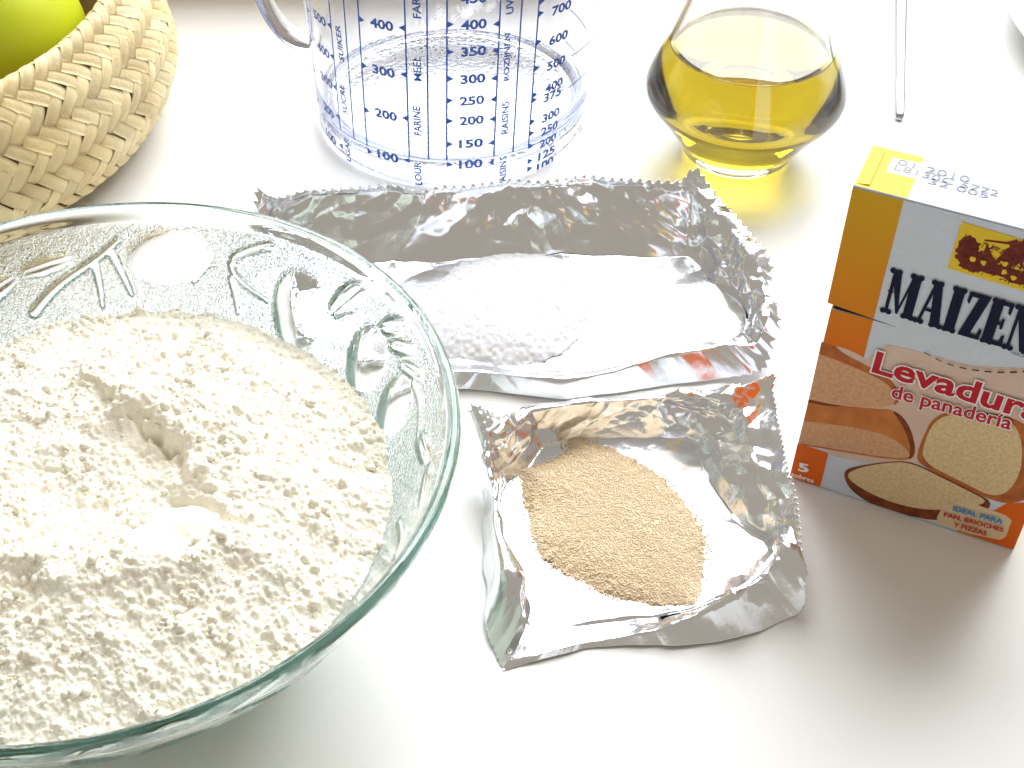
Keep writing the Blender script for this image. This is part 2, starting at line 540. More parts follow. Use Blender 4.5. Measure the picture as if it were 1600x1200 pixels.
# keep the heap inside the inner wall of the glass
rin = np.interp(Z, inner[:, 1], inner[:, 0]) - 0.0004
keep = rho < rin
fm = grid_faces(n, n)
idx = np.arange(n * n).reshape(n, n)
kf = keep.ravel()[fm].all(1)
fm = fm[kf]
used, inv = np.unique(fm.ravel(), return_inverse=True)
V = np.stack([X.ravel(), Y.ravel(), Z.ravel()], -1)[used]
me = mesh_np('flour_heap', V, inv.reshape(-1, 4).astype(np.int32))
# under side so that the heap is a body that fills the bowl
fl = link('flour_heap', me, M['flour'])
fl.location = (BX, BY, 0)
tag(fl, 'cream white wheat flour heaped with a hollow, in the glass bowl', 'flour')
ub = inner[inner[:, 1] < .0462] * [1, 1] + [-.0005, .0003]
ub[0, 0] = 0.0
link('flour_bed', lathe('flour_bed', np.vstack([ub, [(0.05, .0445), (0.0, .0445)]]), 160), M['flour'], fl)

# loose crumbs lying on the heap
bm = bmesh.new(); bmesh.ops.create_icosphere(bm, subdivisions=2, radius=1.0); bm.verts.ensure_lookup_table()
CV = np.array([v.co[:] for v in bm.verts]); CF = np.array([[v.index for v in f.verts] for f in bm.faces]); bm.free()
rg = np.random.RandomState(9)
nc = 2400
ki = np.flatnonzero(keep.ravel() & (rho.ravel() < .0705) & (rg.rand(n * n) < np.clip(.1 + 1.4 * vnoise(X * 130, Y * 130, 61), .02, 1).ravel() * rough.ravel()))
sel = ki[rg.randint(0, len(ki), nc)]
rad = .00022 + .0010 * rg.rand(nc) ** 4
C = np.stack([X.ravel()[sel], Y.ravel()[sel], Z.ravel()[sel] + rad * .15], -1)
S = rad[:, None, None] * rg.uniform(.7, 1.3, (nc, 1, 3)) * (1 + .22 * rg.uniform(-1, 1, (nc, len(CV), 1)))
V = (CV[None] * S + C[:, None]).reshape(-1, 3)
F = (CF[None] + (np.arange(nc) * len(CV))[:, None, None]).reshape(-1, 3)
tag(link('flour_crumb', mesh_np('flour_crumb', V, F.astype(np.int32)), M['flour'], fl), kind='stuff')

# ------------------------------------------------------------------ foil sachets cut open into trays
def foil_tray(name, keys, nT, label, seed, serr, tooth, amp_floor=.00030, cell=.018):
    K = np.array([k[:9] for k in keys], float)
    Fp = np.array([at(k[0], k[1], .0012) for k in K])
    Cp = np.array([at(k[2], k[3], k[4] / 1000) for k in K])
    Op = np.array([at(k[5], k[6], k[7] / 1000) for k in K])
    am = K[:, 8]
    def loop(A): return np.vstack([A, A[:1]])
    t = np.r_[0, np.cumsum(np.linalg.norm(np.diff(loop(.5 * (Cp + Op)), axis=0), axis=1) + 1e-4)]
    tt = np.linspace(0, t[-1], nT, endpoint=False)
    def samp(A, sm):
        A = loop(A.reshape(len(K), -1))
        o = np.stack([np.interp(tt, t, A[:, c]) for c in range(A.shape[1])], 1)
        ker = np.hanning(2 * sm + 3)[1:-1]; ker /= ker.sum()
        pad = np.vstack([o[-sm:], o, o[:sm]])
        return np.stack([np.convolve(pad[:, c], ker, 'valid') for c in range(o.shape[1])], 1)
    sc = nT // 140
    Fl, Cl, Ol, Al = samp(Fp, 3 * sc), samp(Cp, max(1, sc)), samp(Op, max(1, sc)), samp(am, 2 * sc)[:, 0]
    cen = Fl.mean(0); cen[2] = .0009
    rings = []
    for s in np.linspace(0.0, 1, 60)[:-1] ** .85:
        P = cen + (Fl - cen) * s; P[:, 2] = .0008 + .0005 * s ** 4
        rings.append((P, .0 * Al + amp_floor * (1 + 4.5 * s ** 4)))
    for s in np.linspace(0, 1, 46)[:-1]:
        P = Fl + (Cl - Fl) * s
        P[:, 2] = Fl[:, 2] + (Cl[:, 2] - Fl[:, 2]) * (s ** 1.15)
        rings.append((P, Al * min(1, .18 + s * 1.6) ))
    for s in np.linspace(0, 1, 30):
        P = Cl + (Ol - Cl) * s
        rings.append((P, Al * (1 - .35 * s)))
    nR = len(rings)
    G = np.stack([r_[0] for r_ in rings], 1)                 # nT, nR, 3
    AM = np.stack([r_[1] for r_ in rings], 1)
    dt = np.roll(G, -1, 0) - np.roll(G, 1, 0)
    ds = np.gradient(G, axis=1)
    Nn = np.cross(dt, ds); Nn /= np.linalg.norm(Nn, axis=2)[..., None] + 1e-12
    Nn[Nn[..., 2] < 0] *= 1
    outw = G - cen; outw[..., 2] = 0
    outw /= np.linalg.norm(outw, axis=2)[..., None] + 1e-9
    px, py = G[..., 0] + outw[..., 0] * G[..., 2] * 1.3, G[..., 1] + outw[..., 1] * G[..., 2] * 1.3
    c = cell
    D = facets(px / c, py / c, seed) + 0.36 * facets(px / c * 2.1, py / c * 2.1, seed + 5) + (.06 + .10 * np.clip(AM / .003 - .5, 0, 1)) * facets(px / c * 4.9, py / c * 4.9, seed + 9)
    G = G + Nn * (D * AM)[..., None]
    # pinked edge
    arc = np.r_[0, np.cumsum(np.linalg.norm(np.diff(Ol, axis=0), axis=1))]
    ph = (arc / tooth) % 1
    tri = np.abs(ph - .5) * 2
    fi = np.interp(tt, t, loop(np.array(serr, float)[:, None])[:, 0])
    eo = (Ol - Cl) + outw[:, -1] * .002; eo /= np.linalg.norm(eo, axis=1)[:, None]
    for q, wgt in ((1, 1.0), (2, .72), (3, .45), (4, .2)):
        G[:, nR - q] += eo * ((tri - .5) * tooth * .75 * wgt * fi)[:, None]
    G[..., 2] = np.maximum(G[..., 2], .00035)
    V = G.reshape(-1, 3)
    F = grid_faces(nT, nR, True)
    o0 = np.array([cen[0], cen[1], 0])
    me = mesh_np(name, V - o0, np.ascontiguousarray(F))
    o = link(name, me, M['foil'])
    o.location = o0
    so = o.modifiers.new('thickness', 'SOLIDIFY'); so.thickness = .00012; so.offset = 0
    tag(o, label, 'foil sachet', 'opened foil sachets on the table')
    return o

mm = .001
A1, A2, A3 = .0018, .0027, .0040
low = [
 (815, 742, 765, 690, 17, 738, 632, 23, A2), (830, 722, 800, 672, 16, 786, 655, 17, A3), (845, 694, 828, 642, 15, 822, 636, 14, A2),
 (900, 688, 900, 630, 14, 899, 626, 12.5, A1), (1000, 685, 1000, 622, 14, 1000, 618, 12.5, A1), (1075, 685, 1082, 618, 16, 1085, 612, 15, A2),
 (1093, 692, 1140, 625, 17, 1160, 604, 19, A3), (1092, 705, 1160, 640, 14, 1213, 582, 21, A3), (1096, 725, 1168, 690, 12, 1208, 610, 18, A1), (1106, 755, 1184, 735, 12, 1219, 670, 17, A1 * .8),
 (1150, 815, 1206, 798, 11, 1240, 768, 16, A1), (1205, 846, 1224, 842, 10, 1254, 840, 14, A2), (1215, 864, 1232, 862, 13, 1259, 905, 9, A3),
 (1195, 893, 1208, 885, 13, 1258, 945, 3, A3), (1165, 915, 1172, 913, 12, 1250, 963, 1, A2), (1130, 934, 1134, 938, 10, 1190, 986, .6, A2), (1088, 955, 1092, 960, 7, 1120, 1003, .6, A1), (1030, 968, 1040, 982, 4.5, 1052, 1008, .6, A1),
 (960, 972, 985, 994, 2.5, 985, 1007, .6, A1), (900, 980, 912, 1004, 2, 915, 1013, .6, A1), (850, 982, 838, 1024, 2.2, 842, 1031, .8, A1),
 (820, 978, 792, 1030, 2.5, 784, 1049, 1, A2), (812, 955, 822, 972, 8, 771, 1010, .6, A3), (792, 895, 802, 905, 12, 767, 940, .6, A2),
 (778, 830, 780, 838, 13, 761, 860, .6, A1), (781, 770, 771, 762, 14, 755, 790, .6, A2), (797, 750, 760, 718, 16, 750, 737, 4, A3)]
serr_low = [1, .6, .2, 0, 0, 0, .5, 1, 1, 1, 1, 1, .7, .4, 0, 0, 0, 0, 0, 0, 0, .3, .4, .3, .3, .5, 1]
foil_tray('foil_sachet', low, 1500, 'smaller square foil sachet cut open, holding tan yeast grains', 31, serr_low, .0021)
up = [
 (470, 425, 432, 330, 15, 395, 287, 26, A3), (490, 420, 440, 318, 17, 433, 312, 19, A3), (520, 416, 480, 304, 20, 476, 298, 21, A3),
 (600, 412, 565, 301, 21, 563, 294, 23, A2), (680, 408, 645, 301, 21, 644, 294, 23, A2), (760, 402, 730, 299, 21, 729, 292, 23, A2), (840, 400, 810, 293, 21, 809, 286, 23, A2),
 (930, 402, 905, 288, 21, 905, 281, 23, A2), (1010, 406, 1000, 291, 21, 1000, 283, 23, A2), (1060, 402, 1062, 297, 21, 1064, 285, 23, A2),
 (1072, 400, 1086, 288, 22, 1086, 258, 27, A3), (1078, 402, 1112, 322, 19, 1126, 312, 20, A3), (1092, 415, 1150, 372, 16, 1164, 360, 17, A3), (1108, 440, 1188, 428, 15, 1204, 418, 15, A3),
 (1160, 470, 1198, 474, 13, 1216, 468, 13, A3), (1172, 500, 1192, 515, 12, 1211, 520, 10, A3), (1165, 530, 1178, 540, 9, 1203, 558, 5, A3), (1148, 540, 1150, 540, 8, 1192, 582, 3, A3),
 (1090, 546, 1090, 548, 8, 1120, 592, .6, A1), (1025, 556, 1025, 559, 8, 1040, 602, .6, A1), (955, 574, 960, 580, 7, 965, 614, .6, A1), (880, 588, 880, 597, 6, 880, 622, .6, A1 * .8),
 (810, 580, 810, 588, 6.5, 805, 616, .6, A1 * .8), (756, 570, 756, 579, 7, 745, 610, .6, A1), (700, 568, 690, 578, 7, 680, 606, .6, A3), (600, 566, 580, 576, 8, 570, 600, .6, A3),
 (510, 550, 470, 555, 8, 462, 575, .6, A3), (470, 500, 430, 470, 11, 415, 478, 3, A3), (462, 455, 424, 385, 14, 410, 385, 8, A3)]
serr_up = [1, .8, .8, 1, 1, 1, 1, 1, 1, 1, 1, .6, .8, 1, 1, 1, .8, .6, 0, 0, 0, 0, 0, 0, 0, 0, .5, .5, .7]
foil_tray('foil_sachet', up, 2000, 'larger long foil sachet with pinked back edge, holding white sugar', 77, serr_up, .0032, cell=.022)

def in_poly(X, Y, P):
    c = np.zeros(X.shape, bool); n = len(P)
    for i in range(n):
        (x0, y0), (x1, y1) = P[i], P[(i + 1) % n]
        if y0 == y1: continue
        c ^= ((y0 > Y) != (y1 > Y)) & (X < (x1 - x0) * (Y - y0) / (y1 - y0) + x0)
    return c

def poly_dist(X, Y, P):
    D = np.full(X.shape, 1e9); n = len(P)
    for i in range(n):
        a, b = P[i], P[(i + 1) % n]
        t = np.clip(((X - a[0]) * (b[0] - a[0]) + (Y - a[1]) * (b[1] - a[1])) / ((b - a) @ (b - a) + 1e-15), 0, 1)
        D = np.minimum(D, np.hypot(X - a[0] - t * (b[0] - a[0]), Y - a[1] - t * (b[1] - a[1])))
    return D

def heap(name, pix, zbase, H, wd, step, lump, seed, mat, label, cat, gname, gr, gcount, gmat, grow=1.03):
    P = smooth_poly(np.array([at(*q, zbase)[:2] for q in pix]), 160, 2, True)[:-1]
    c = P.mean(0); P = (P - c) * grow
    lo, hi = P.min(0) - .001, P.max(0) + .001
    xs = np.arange(lo[0], hi[0], step); ys = np.arange(lo[1], hi[1], step)
    X, Y = np.meshgrid(xs, ys, indexing='ij')
    Xw, Yw = X + .0007 * vnoise(X * 700, Y * 700, seed + 4), Y + .0007 * vnoise(X * 700, Y * 700, seed + 5)
    ins = in_poly(Xw, Yw, P); D = np.where(ins, poly_dist(Xw, Yw, P), 0)
    Z = zbase + H * (1 - np.exp(-D / wd)) * (1 + .10 * vnoise(X * 110, Y * 110, seed)) + lump * vnoise(X * 900, Y * 900, seed + 1) * (D > 0)
    fm = grid_faces(len(xs), len(ys)); fm = fm[ins.ravel()[fm].all(1)]
    used, inv = np.unique(fm.ravel(), return_inverse=True)
    V = np.stack([X.ravel(), Y.ravel(), Z.ravel()], -1)[used]
    o = link(name, mesh_np(name, V, inv.reshape(-1, 4).astype(np.int32)), mat)
    o.location = (c[0], c[1], 0)
    tag(o, label, cat)
    # loose grains over the heap: real small bodies, one joined part
    bm = bmesh.new(); bmesh.ops.create_icosphere(bm, subdivisions=1, radius=1.0)
    bm.verts.ensure_lookup_table()
    BV = np.array([v.co[:] for v in bm.verts]); BF = np.array([[v.index for v in f.verts] for f in bm.faces]); bm.free()
    rg = np.random.RandomState(seed)
    sel = used[rg.randint(0, len(used), gcount)]
    jit = rg.uniform(-step, step, (gcount, 2))
    C = np.stack([X.ravel()[sel] + jit[:, 0], Y.ravel()[sel] + jit[:, 1], Z.ravel()[sel]], -1)
    # a few strays beyond the outline
    k = gcount // 34
    e = P[rg.randint(0, len(P), k)]
    C[:k] = np.c_[e + rg.normal(0, .0009, (k, 2)), np.full(k, .0012 + gr * .5)]
    S = gr * rg.uniform(.65, 1.25, (gcount, 1, 1)) * rg.uniform(.75, 1.25, (gcount, 1, 3))
    V = (BV[None] * S + C[:, None]).reshape(-1, 3)
    F = (BF[None] + (np.arange(gcount) * len(BV))[:, None, None]).reshape(-1, 3)
    g = link(gname, mesh_np(gname, V, F.astype(np.int32)), gmat, o)
    tag(g, kind='stuff')
    return o

heap('yeast_heap', [(838, 688), (870, 686), (915, 693), (960, 705), (1010, 733), (1055, 775), (1083, 812), (1095, 850), (1094, 890), (1090, 925), (1099, 956), (1060, 955), (1000, 940), (930, 915), (872, 882), (838, 850), (830, 800), (820, 755), (808, 738), (850, 734), (882, 722), (896, 710), (880, 696)],
     .0007, .0032, .005, .00035, .00012, 41, M['yeast'], 'flat heap of tan dried yeast grains in the smaller foil sachet', 'yeast', 'yeast_grain', .00028, 21000, M['yeast'], 1.075)
heap('sugar_heap', [(690, 440), (712, 416), (756, 402), (810, 396), (864, 401), (905, 410), (928, 426), (936, 446), (932, 470), (930, 492), (904, 524), (878, 550), (845, 568), (800, 574), (740, 566), (690, 560), (640, 540), (625, 500), (650, 460)],
     .0006, .0070, .011, .0003, .00015, 52, M['sugar'], 'low heap of greyish white sugar crystals in the larger foil sachet', 'sugar', 'sugar_crystal', .00014, 4000, M['sugar'])

# ------------------------------------------------------------------ lettering (built-in font turned into flat meshes)
def text_raw(body, bold=0.0):
    cu = bpy.data.curves.new('lettering', 'FONT')
    cu.body = body
    cu.size = 1.0
    cu.offset = bold
    cu.resolution_u = 3
    o = bpy.data.objects.new('lettering', cu)
    COL.objects.link(o)
    dg = bpy.context.evaluated_depsgraph_get()
    dg.update()
    me = bpy.data.meshes.new_from_object(o.evaluated_get(dg))
    bpy.data.objects.remove(o)
    bpy.data.curves.remove(cu)
    V = np.array([v.co[:2] for v in me.vertices]); F = [tuple(p.vertices) for p in me.polygons]
    bpy.data.meshes.remove(me)
    return V, F

def text_fit(body, w, h, bold=0.0):
    """outline scaled to w x h (h None keeps the proportions), centred on its own box"""
    V, F = text_raw(body, bold)
    lo, hi = V.min(0), V.max(0)
    sx = w / (hi[0] - lo[0]); sy = sx if h is None else h / (hi[1] - lo[1])
    return (V - (lo + hi) / 2) * [sx, sy], F

# ------------------------------------------------------------------ measuring jug
JX, JY = -0.025, 0.469
jug = empty('measuring_jug', (JX, JY, 0))
tag(jug, 'clear plastic measuring jug with blue scales and a loop handle', 'measuring jug')
jr = lambda z: 0.0527 + 0.040 * z
jin = [(0.0, 0.0085), (0.046, 0.0085), (0.0486, 0.0092), (0.0502, 0.0115)] + [(jr(z) - .0023, z) for z in np.linspace(.015, .132, 24)]
jtop = [(jr(.134) - .0020, .1338), (jr(.134) - .001, .1346), (jr(.134) + .0002, .1338)]
jout = [(jr(z), z) for z in np.linspace(.131, .011, 26)]
for k in range(10):
    z = .0095 - k * .00095
    jout += [(jr(z) - (.0004 if k % 2 else 0.0), z)]
jout += [(.0512, .0002), (.0500, .0002), (.0490, .0030), (.0480, .0060), (.046, .0068), (0.0, .0068)]
m, N, L, g = glass_mat('jug_plastic', 1.46, absorb=(.72, .76, .88), density=110)
tc = N.new('ShaderNodeTexCoord'); vo = N.new('ShaderNodeTexVoronoi'); vo.inputs['Scale'].default_value = 420
L.new(tc.outputs['Object'], vo.inputs['Vector'])
sx = N.new('ShaderNodeSeparateXYZ'); L.new(tc.outputs['Object'], sx.inputs[0])
lt = N.new('ShaderNodeMath'); lt.operation = 'LESS_THAN'; lt.inputs[1].default_value = .0086
L.new(sx.outputs['Z'], lt.inputs[0])
mu = N.new('ShaderNodeMath'); mu.operation = 'MULTIPLY'
L.new(vo.outputs['Distance'], mu.inputs[0]); L.new(lt.outputs[0], mu.inputs[1])
bp = N.new('ShaderNodeBump'); bp.inputs['Strength'].default_value = .16; bp.inputs['Distance'].default_value = .0007
L.new(mu.outputs[0], bp.inputs['Height']); L.new(bp.outputs['Normal'], g.inputs['Normal'])
link('jug_body', lathe('jug_body', (np.array(jin + jtop + jout))[::-1], 160), m, jug).location.z = .0004
# loop handle on the left
hp = smooth_poly([(-jr(.029) + .0012, .029), (-jr(.031) - .005, .0310), (-.0650, .0355), (-.0702, .0470), (-.0725, .062), (-.0725, .088), (-.070, .107), (-.0635, .116), (-jr(.118) + .0012, .118)], 60, 2)
tg = np.gradient(hp, axis=0); tg /= np.linalg.norm(tg, axis=1)[:, None]
hn = np.stack([-tg[:, 1], tg[:, 0]], 1)
q = np.linspace(0, 2 * math.pi, 20, endpoint=False)
ce, se = np.cos(q), np.sin(q)
ex = np.sign(ce) * np.abs(ce) ** .7 * .0023; ey = np.sign(se) * np.abs(se) ** .7 * .0062
HV = np.stack([hp[:, None, 0] + hn[:, None, 0] * ex, np.broadcast_to(ey, (60, 20)), hp[:, None, 1] + hn[:, None, 1] * ex], -1)
hf = [tuple(f) for f in grid_faces(20, 60, True)]
HV = HV.transpose(1, 0, 2).reshape(-1, 3)
hf += [tuple(i * 60 for i in range(20))[::-1], tuple(i * 60 + 59 for i in range(20))]
mh = mesh_np('handle', HV, hf)
bm = bmesh.new(); bm.from_mesh(mh); bmesh.ops.recalc_face_normals(bm, faces=bm.faces[:]); bm.to_mesh(mh); bm.free()
m2, _, _, _ = glass_mat('jug_handle_plastic', 1.46, absorb=(.72, .76, .88), density=110)
link('handle', mh, m2, jug)

def on_jug(px, py):
    d = ray(px, py); o = np.array([0 - JX, 0 - JY, CAM_H])
    # |o_xy + t d_xy| = jr(o_z + t d_z), nearest hit
    k, b0 = .040, .0527 + .040 * o[2]
    a = d[0] ** 2 + d[1] ** 2 - (k * d[2]) ** 2
    b = 2 * (o[0] * d[0] + o[1] * d[1] - k * d[2] * b0)
    c = o[0] ** 2 + o[1] ** 2 - b0 ** 2
    D = b * b - 4 * a * c
    if D < 0: D = 0
    t = (-b - math.sqrt(D)) / (2 * a)
    P = o + d * t
    return math.atan2(P[1], P[0]), P[2]

def jug_decal(name, V, F, ang, z, extra=.00012):
    """V in metres on the surface: x round the jug, y upward"""
    zz = z + V[:, 1]; rr = jr(zz) + extra
    aa = ang + V[:, 0] / rr
    P = np.stack([rr * np.cos(aa), rr * np.sin(aa), zz], -1)
    return link(name, mesh_np(name, P, F, False), M['blue_ink'], jug)

def jug_line(pts, w, ticks, side):
    (a0, z0), (a1, z1) = on_jug(*pts[0]), on_jug(*pts[1])
    zs = np.linspace(.1150, max(min(z0, z1), .0125) if min(z0, z1) > .0125 else .0125, 24)
    an = a0 + (a1 - a0) * (zs - z0) / (z1 - z0)
    V, F = [], []
    for a, z in zip(an, zs):
        for s in (-1, 1):
            rr = jr(z) + .0001
            V.append([rr * math.cos(a + s * w / rr / 2), rr * math.sin(a + s * w / rr / 2), z])
    for i in range(len(zs) - 1):
        F.append((2 * i, 2 * i + 1, 2 * i + 3, 2 * i + 2))
    def tick(a, z):
        b = len(V); rr = jr(z) + .00012; hgt = .0013; ln = .0024 * side
        for dx, dz in ((0, -hgt), (0, hgt), (ln, 0)):
            V.append([rr * math.cos(a + dx / rr), rr * math.sin(a + dx / rr), z + dz])
        F.append((b, b + 1, b + 2))
    zt = []
    for py in ticks:
        t = (py - pts[0][1]) / (pts[1][1] - pts[0][1])
        px = pts[0][0] + (pts[1][0] - pts[0][0]) * t
        a, z = on_jug(px, py); zt.append(z); tick(np.interp(z, zs[::-1], an[::-1]), z)
    zt = sorted(zt)
    if len(zt) > 1:                                     # the scale goes on above the frame
        st_ = max(.006, zt[-1] - zt[-2]); z = zt[-1] + st_
        while z < .113:
            tick(np.interp(z, zs[::-1], an[::-1]), z); z += st_
    link('scale_line', mesh_np('scale_line', np.array(V), F, False), M['blue_ink'], jug)

jug_line([(479, 0), (503, 205)], .0006, [14, 62, 110, 157, 201], 1)
jug_line([(514, 0), (539, 272)], .0006, [41, 90, 138, 184, 229], -1)
jug_line([(537, 0), (559, 284)], .0006, [], 1)
jug_line([(559, 0), (578, 291)], .0006, [29, 101, 171, 235], 1)
jug_line([(632, 0), (641, 285)], .0006, [44, 117, 185, 251], -1)
jug_line([(667, 0), (670, 282)], .0006, [], 1)
jug_line([(698.5, 0), (698, 282)], .0006, [38, 81, 123, 157, 189, 225, 257], 1)
jug_line([(782, 0), (770, 279)], .0006, [36, 78, 121, 154, 185, 222, 253], -1)
jug_line([(815, 0), (799, 277)], .0006, [], 1)
jug_line([(841, 0), (822, 276)], .0006, [2, 21, 66, 107, 149, 157, 191, 209, 229, 253, 265], 1)

def num(s, px, py, w=.0088, h=.0038, bold=.034):
    a, z = on_jug(px, py)
    V, F = text_fit(s, w, h, bold)
    jug_decal('scale_number', V, F, a, z)
for s, px, py in (('500', 499, 28), ('400', 505, 78), ('300', 510, 125), ('200', 513, 172), ('100', 517, 213),
                  ('400', 596, 38), ('300', 599, 111), ('200', 603, 179), ('100', 606, 244),
                  ('450', 740.5, -3), ('400', 740.5, 38), ('350', 740, 80), ('300', 739, 123), ('250', 737.5, 157), ('200', 737, 188), ('150', 736, 224), ('100', 735.5, 256),
                  ('700', 874, 10), ('600', 870, 57), ('500', 867, 97), ('400', 864, 132), ('375', 862, 147), ('300', 860, 179), ('250', 858, 200), ('200', 856, 219), ('125', 854, 239), ('100', 852, 256)):
    num(s, px, py)

def word(s, px, py, ln, h=.0028):
    a, z = on_jug(px, py)
    V, F = text_fit(s, ln, h, .008 if 'M' in s else .026)
    V = np.stack([-V[:, 1], V[:, 0]], 1)                # reads upward
    jug_decal('scale_word', V, F, a, z)
for s, px, py, ln in (('SUIKER', 531, 67, .0145), ('SUCRE', 537, 155, .0125), ('SUGAR', 544, 237, .0125), ('FARINA', 650, -4, .0155), ('MEEL', 652, 107, .0100), ('FARINE', 652, 189, .0125),
                      ('FLOUR', 653.5, 274, .0125), ('UVETTA', 797, -12, .0160), ('ROZIJNEN', 793, 89, .0190), ('RAISINS', 789, 184, .0140), ('RAISINS', 785.5, 268, .0140)):
    word(s, px, py, ln)
# thin level lines that run round to the right and the round maker's mark
for px, py in ((888, 86), (883, 137), (878, 188)):
    a, z = on_jug(px, py)
    n = 40
    V = np.stack([np.repeat(np.linspace(0, .062, n), 2), np.tile([-.0002, .0002], n)], 1)
    jug_decal('level_line', V, [(2 * i, 2 * i + 2, 2 * i + 3, 2 * i + 1) for i in range(n - 1)], a, z)
a, z = on_jug(905, 222)
t = np.linspace(0, 2 * math.pi, 40, endpoint=False)
for sgn in (-1, 1):
    h_ = [(.0062 * math.cos(x), .0062 * math.sin(x)) for x in t if sgn * (math.sin(x + .9)) > .14]
    h_ = sorted(h_, key=lambda p_: math.atan2(p_[1] - sgn * .003 * math.cos(.9), p_[0] - sgn * .003 * math.sin(.9)))
    jug_decal('round_mark', np.array(h_), [tuple(range(len(h_)))], a, z)

# the wall swells towards the pouring lip on the right
for ch in jug.children:
    V = np.empty(len(ch.data.vertices) * 3, np.float32); ch.data.vertices.foreach_get('co', V); V = V.reshape(-1, 3)
    aa = np.arctan2(V[:, 1], V[:, 0]); rr = np.hypot(V[:, 0], V[:, 1])
    k = 1 + .085 * np.clip(V[:, 2] - .004, 0, .08) / .0527 * np.exp(-(aa / .60) ** 2) * np.clip((rr - .03) / .02, 0, 1)
    V[:, 0] *= k; V[:, 1] *= k
    ch.data.vertices.foreach_set('co', V.ravel()); ch.data.update()

# ------------------------------------------------------------------ oil bottle
OX, OY = 0.0857, 0.4430
wallt = .0026
bo = smooth_poly([(0.0, .0012), (.0150, .0012), (.0190, .0003), (.0212, .0008), (.0222, .0040), (.0262, .0105), (.0322, .0185), (.0362, .0235), (.0374, .0270), (.0366, .0310), (.0338, .0380), (.0304, .0455), (.0262, .0590), (.0215, .0740), (.0168, .0900), (.0142, .1020), (.0140, .1130), (.0160, .1180), (.0165, .1205)], 110, 2)
bi = smooth_poly([(.0140, .1205), (.0128, .1150), (.0118, .1020), (.0143, .0890), (.0190, .0735), (.0236, .0590), (.0279, .0455), (.0312, .0380), (.0340, .0310), (.0346, .0272), (.0334, .0240), (.0296, .0190), (.0236, .0112), (.0190, .0068), (.0130, .0056), (0.0, .0054)], 90, 2)
gmat, _, _, _ = glass_mat('bottle_glass', 1.5, absorb=(.86, .92, .90), density=8)
bt = link('oil_bottle', lathe('oil_bottle', np.vstack([bo, bi]), 128), gmat)
bt.location = (OX, OY, .0004)
tag(bt, 'clear glass oil bottle with flared conical body, holding golden oil', 'bottle')
zl = .0452
ob = bi[::-1]
ob = ob[ob[:, 1] < zl] * [1, 1]
ob[:, 0] = np.where(ob[:, 0] > .001, ob[:, 0] + .00035, 0); ob[:, 1] -= .0003
rl = ob[-1, 0]
ob = np.vstack([ob, [(rl - .0003, zl + .0003), (rl - .0012, zl - .0002), (rl - .003, zl - .0004), (0.0, zl - .0004)]])
omat, _, _, _ = glass_mat('olive_oil', 1.46, absorb=(.855, .795, .004), density=94)
oil = link('olive_oil', lathe('olive_oil', ob, 128), omat)
oil.location = (OX, OY, .0004)
tag(oil, 'golden green olive oil filling the lower half of the bottle', 'oil')

# ------------------------------------------------------------------ steel cutlery handle and the white dish at the far right
tip, far = at(1405.5, 184, .0015), at(1407, 0, .0015)
ax = (far - tip) / np.linalg.norm(far - tip); sd = np.array([ax[1], -ax[0], 0])
sec = []
for s, w, h_ in ((-.0004, .0009, .0005), (.0003, .0015, .0010), (.0015, .0018, .0014), (.03, .0021, .0016), (.09, .0028, .0020), (.13, .0030, .0022), (.17, .0050, .0016), (.20, .0090, .0010), (.225, .0085, .0008), (.24, .004, .0007)):
    c = tip + ax * s; c[2] = .0003 + h_
    sec.append([c + sd * (math.copysign(abs(math.cos(q_)) ** .6, math.cos(q_)) * w) + np.array([0, 0, math.copysign(abs(math.sin(q_)) ** .6, math.sin(q_)) * h_]) for q_ in np.linspace(0, 2 * math.pi, 16, endpoint=False)])
V = np.array(sec).transpose(1, 0, 2).reshape(-1, 3)
ns = len(sec)
F = [tuple(f) for f in grid_faces(16, ns, True)] + [tuple(i * ns for i in range(16)), tuple(i * ns + ns - 1 for i in range(16))]
me = mesh_np('cutlery', V - tip * [1, 1, 0], F)
bm = bmesh.new(); bm.from_mesh(me); bmesh.ops.recalc_face_normals(bm, faces=bm.faces[:]); bm.to_mesh(me); bm.free()
cu = link('cutlery', me, M['steel']); cu.location = (tip[0], tip[1], 0)
tag(cu, 'slim steel cutlery handle lying on the table beyond the yeast box', 'cutlery')

pa, pb = at(1564, 0, .012)[:2], at(1600, 66, .012)[:2]
mid = (pa + pb) / 2; tn = (pb - pa) / np.linalg.norm(pb - pa); nn_ = np.array([-tn[1], tn[0]])
if nn_[0] < 0: nn_ = -nn_
pc = mid + nn_ * .0915
dish = link('dish', lathe('dish', smooth_poly([(0, .004), (.055, .004), (.066, .006), (.0895, .0125), (.0922, .0135), (.0925, .0125), (.0905, .0112), (.067, .0020), (.058, .0004), (0, .0004)], 70, 2)[::-1], 96), M['china'])
dish.location = (pc[0], pc[1], .0002)
tag(dish, 'white china dish cut off by the far right corner', 'dish')

# ------------------------------------------------------------------ carton of baker's yeast
XO = np.array([0.0835, 0.2722, 0.0004]); YAW, BW, BH, BD = -0.4223, 0.0641, 0.1048, 0.0195
ex_ = np.array([math.cos(YAW), math.sin(YAW), 0]); ey_ = np.array([-math.sin(YAW), math.cos(YAW), 0])
box = empty('yeast_box', XO)
box.rotation_euler = (0, 0, YAW)
tag(box, 'orange and white card box of baking yeast with bread slices pictured on its front', 'box')

def fuv(px, py):
    """photo place -> (x, z) on the carton front"""
    d = ray(px, py); o = np.array([0, 0, CAM_H])
    t = ((XO - o) @ ey_) / (d @ ey_)
    P = o + d * t - XO
    return (P @ ex_, P[2])
def tuv(px, py):
    P = at(px, py, BH + .0004) - XO
    return (P @ ex_, P @ ey_)

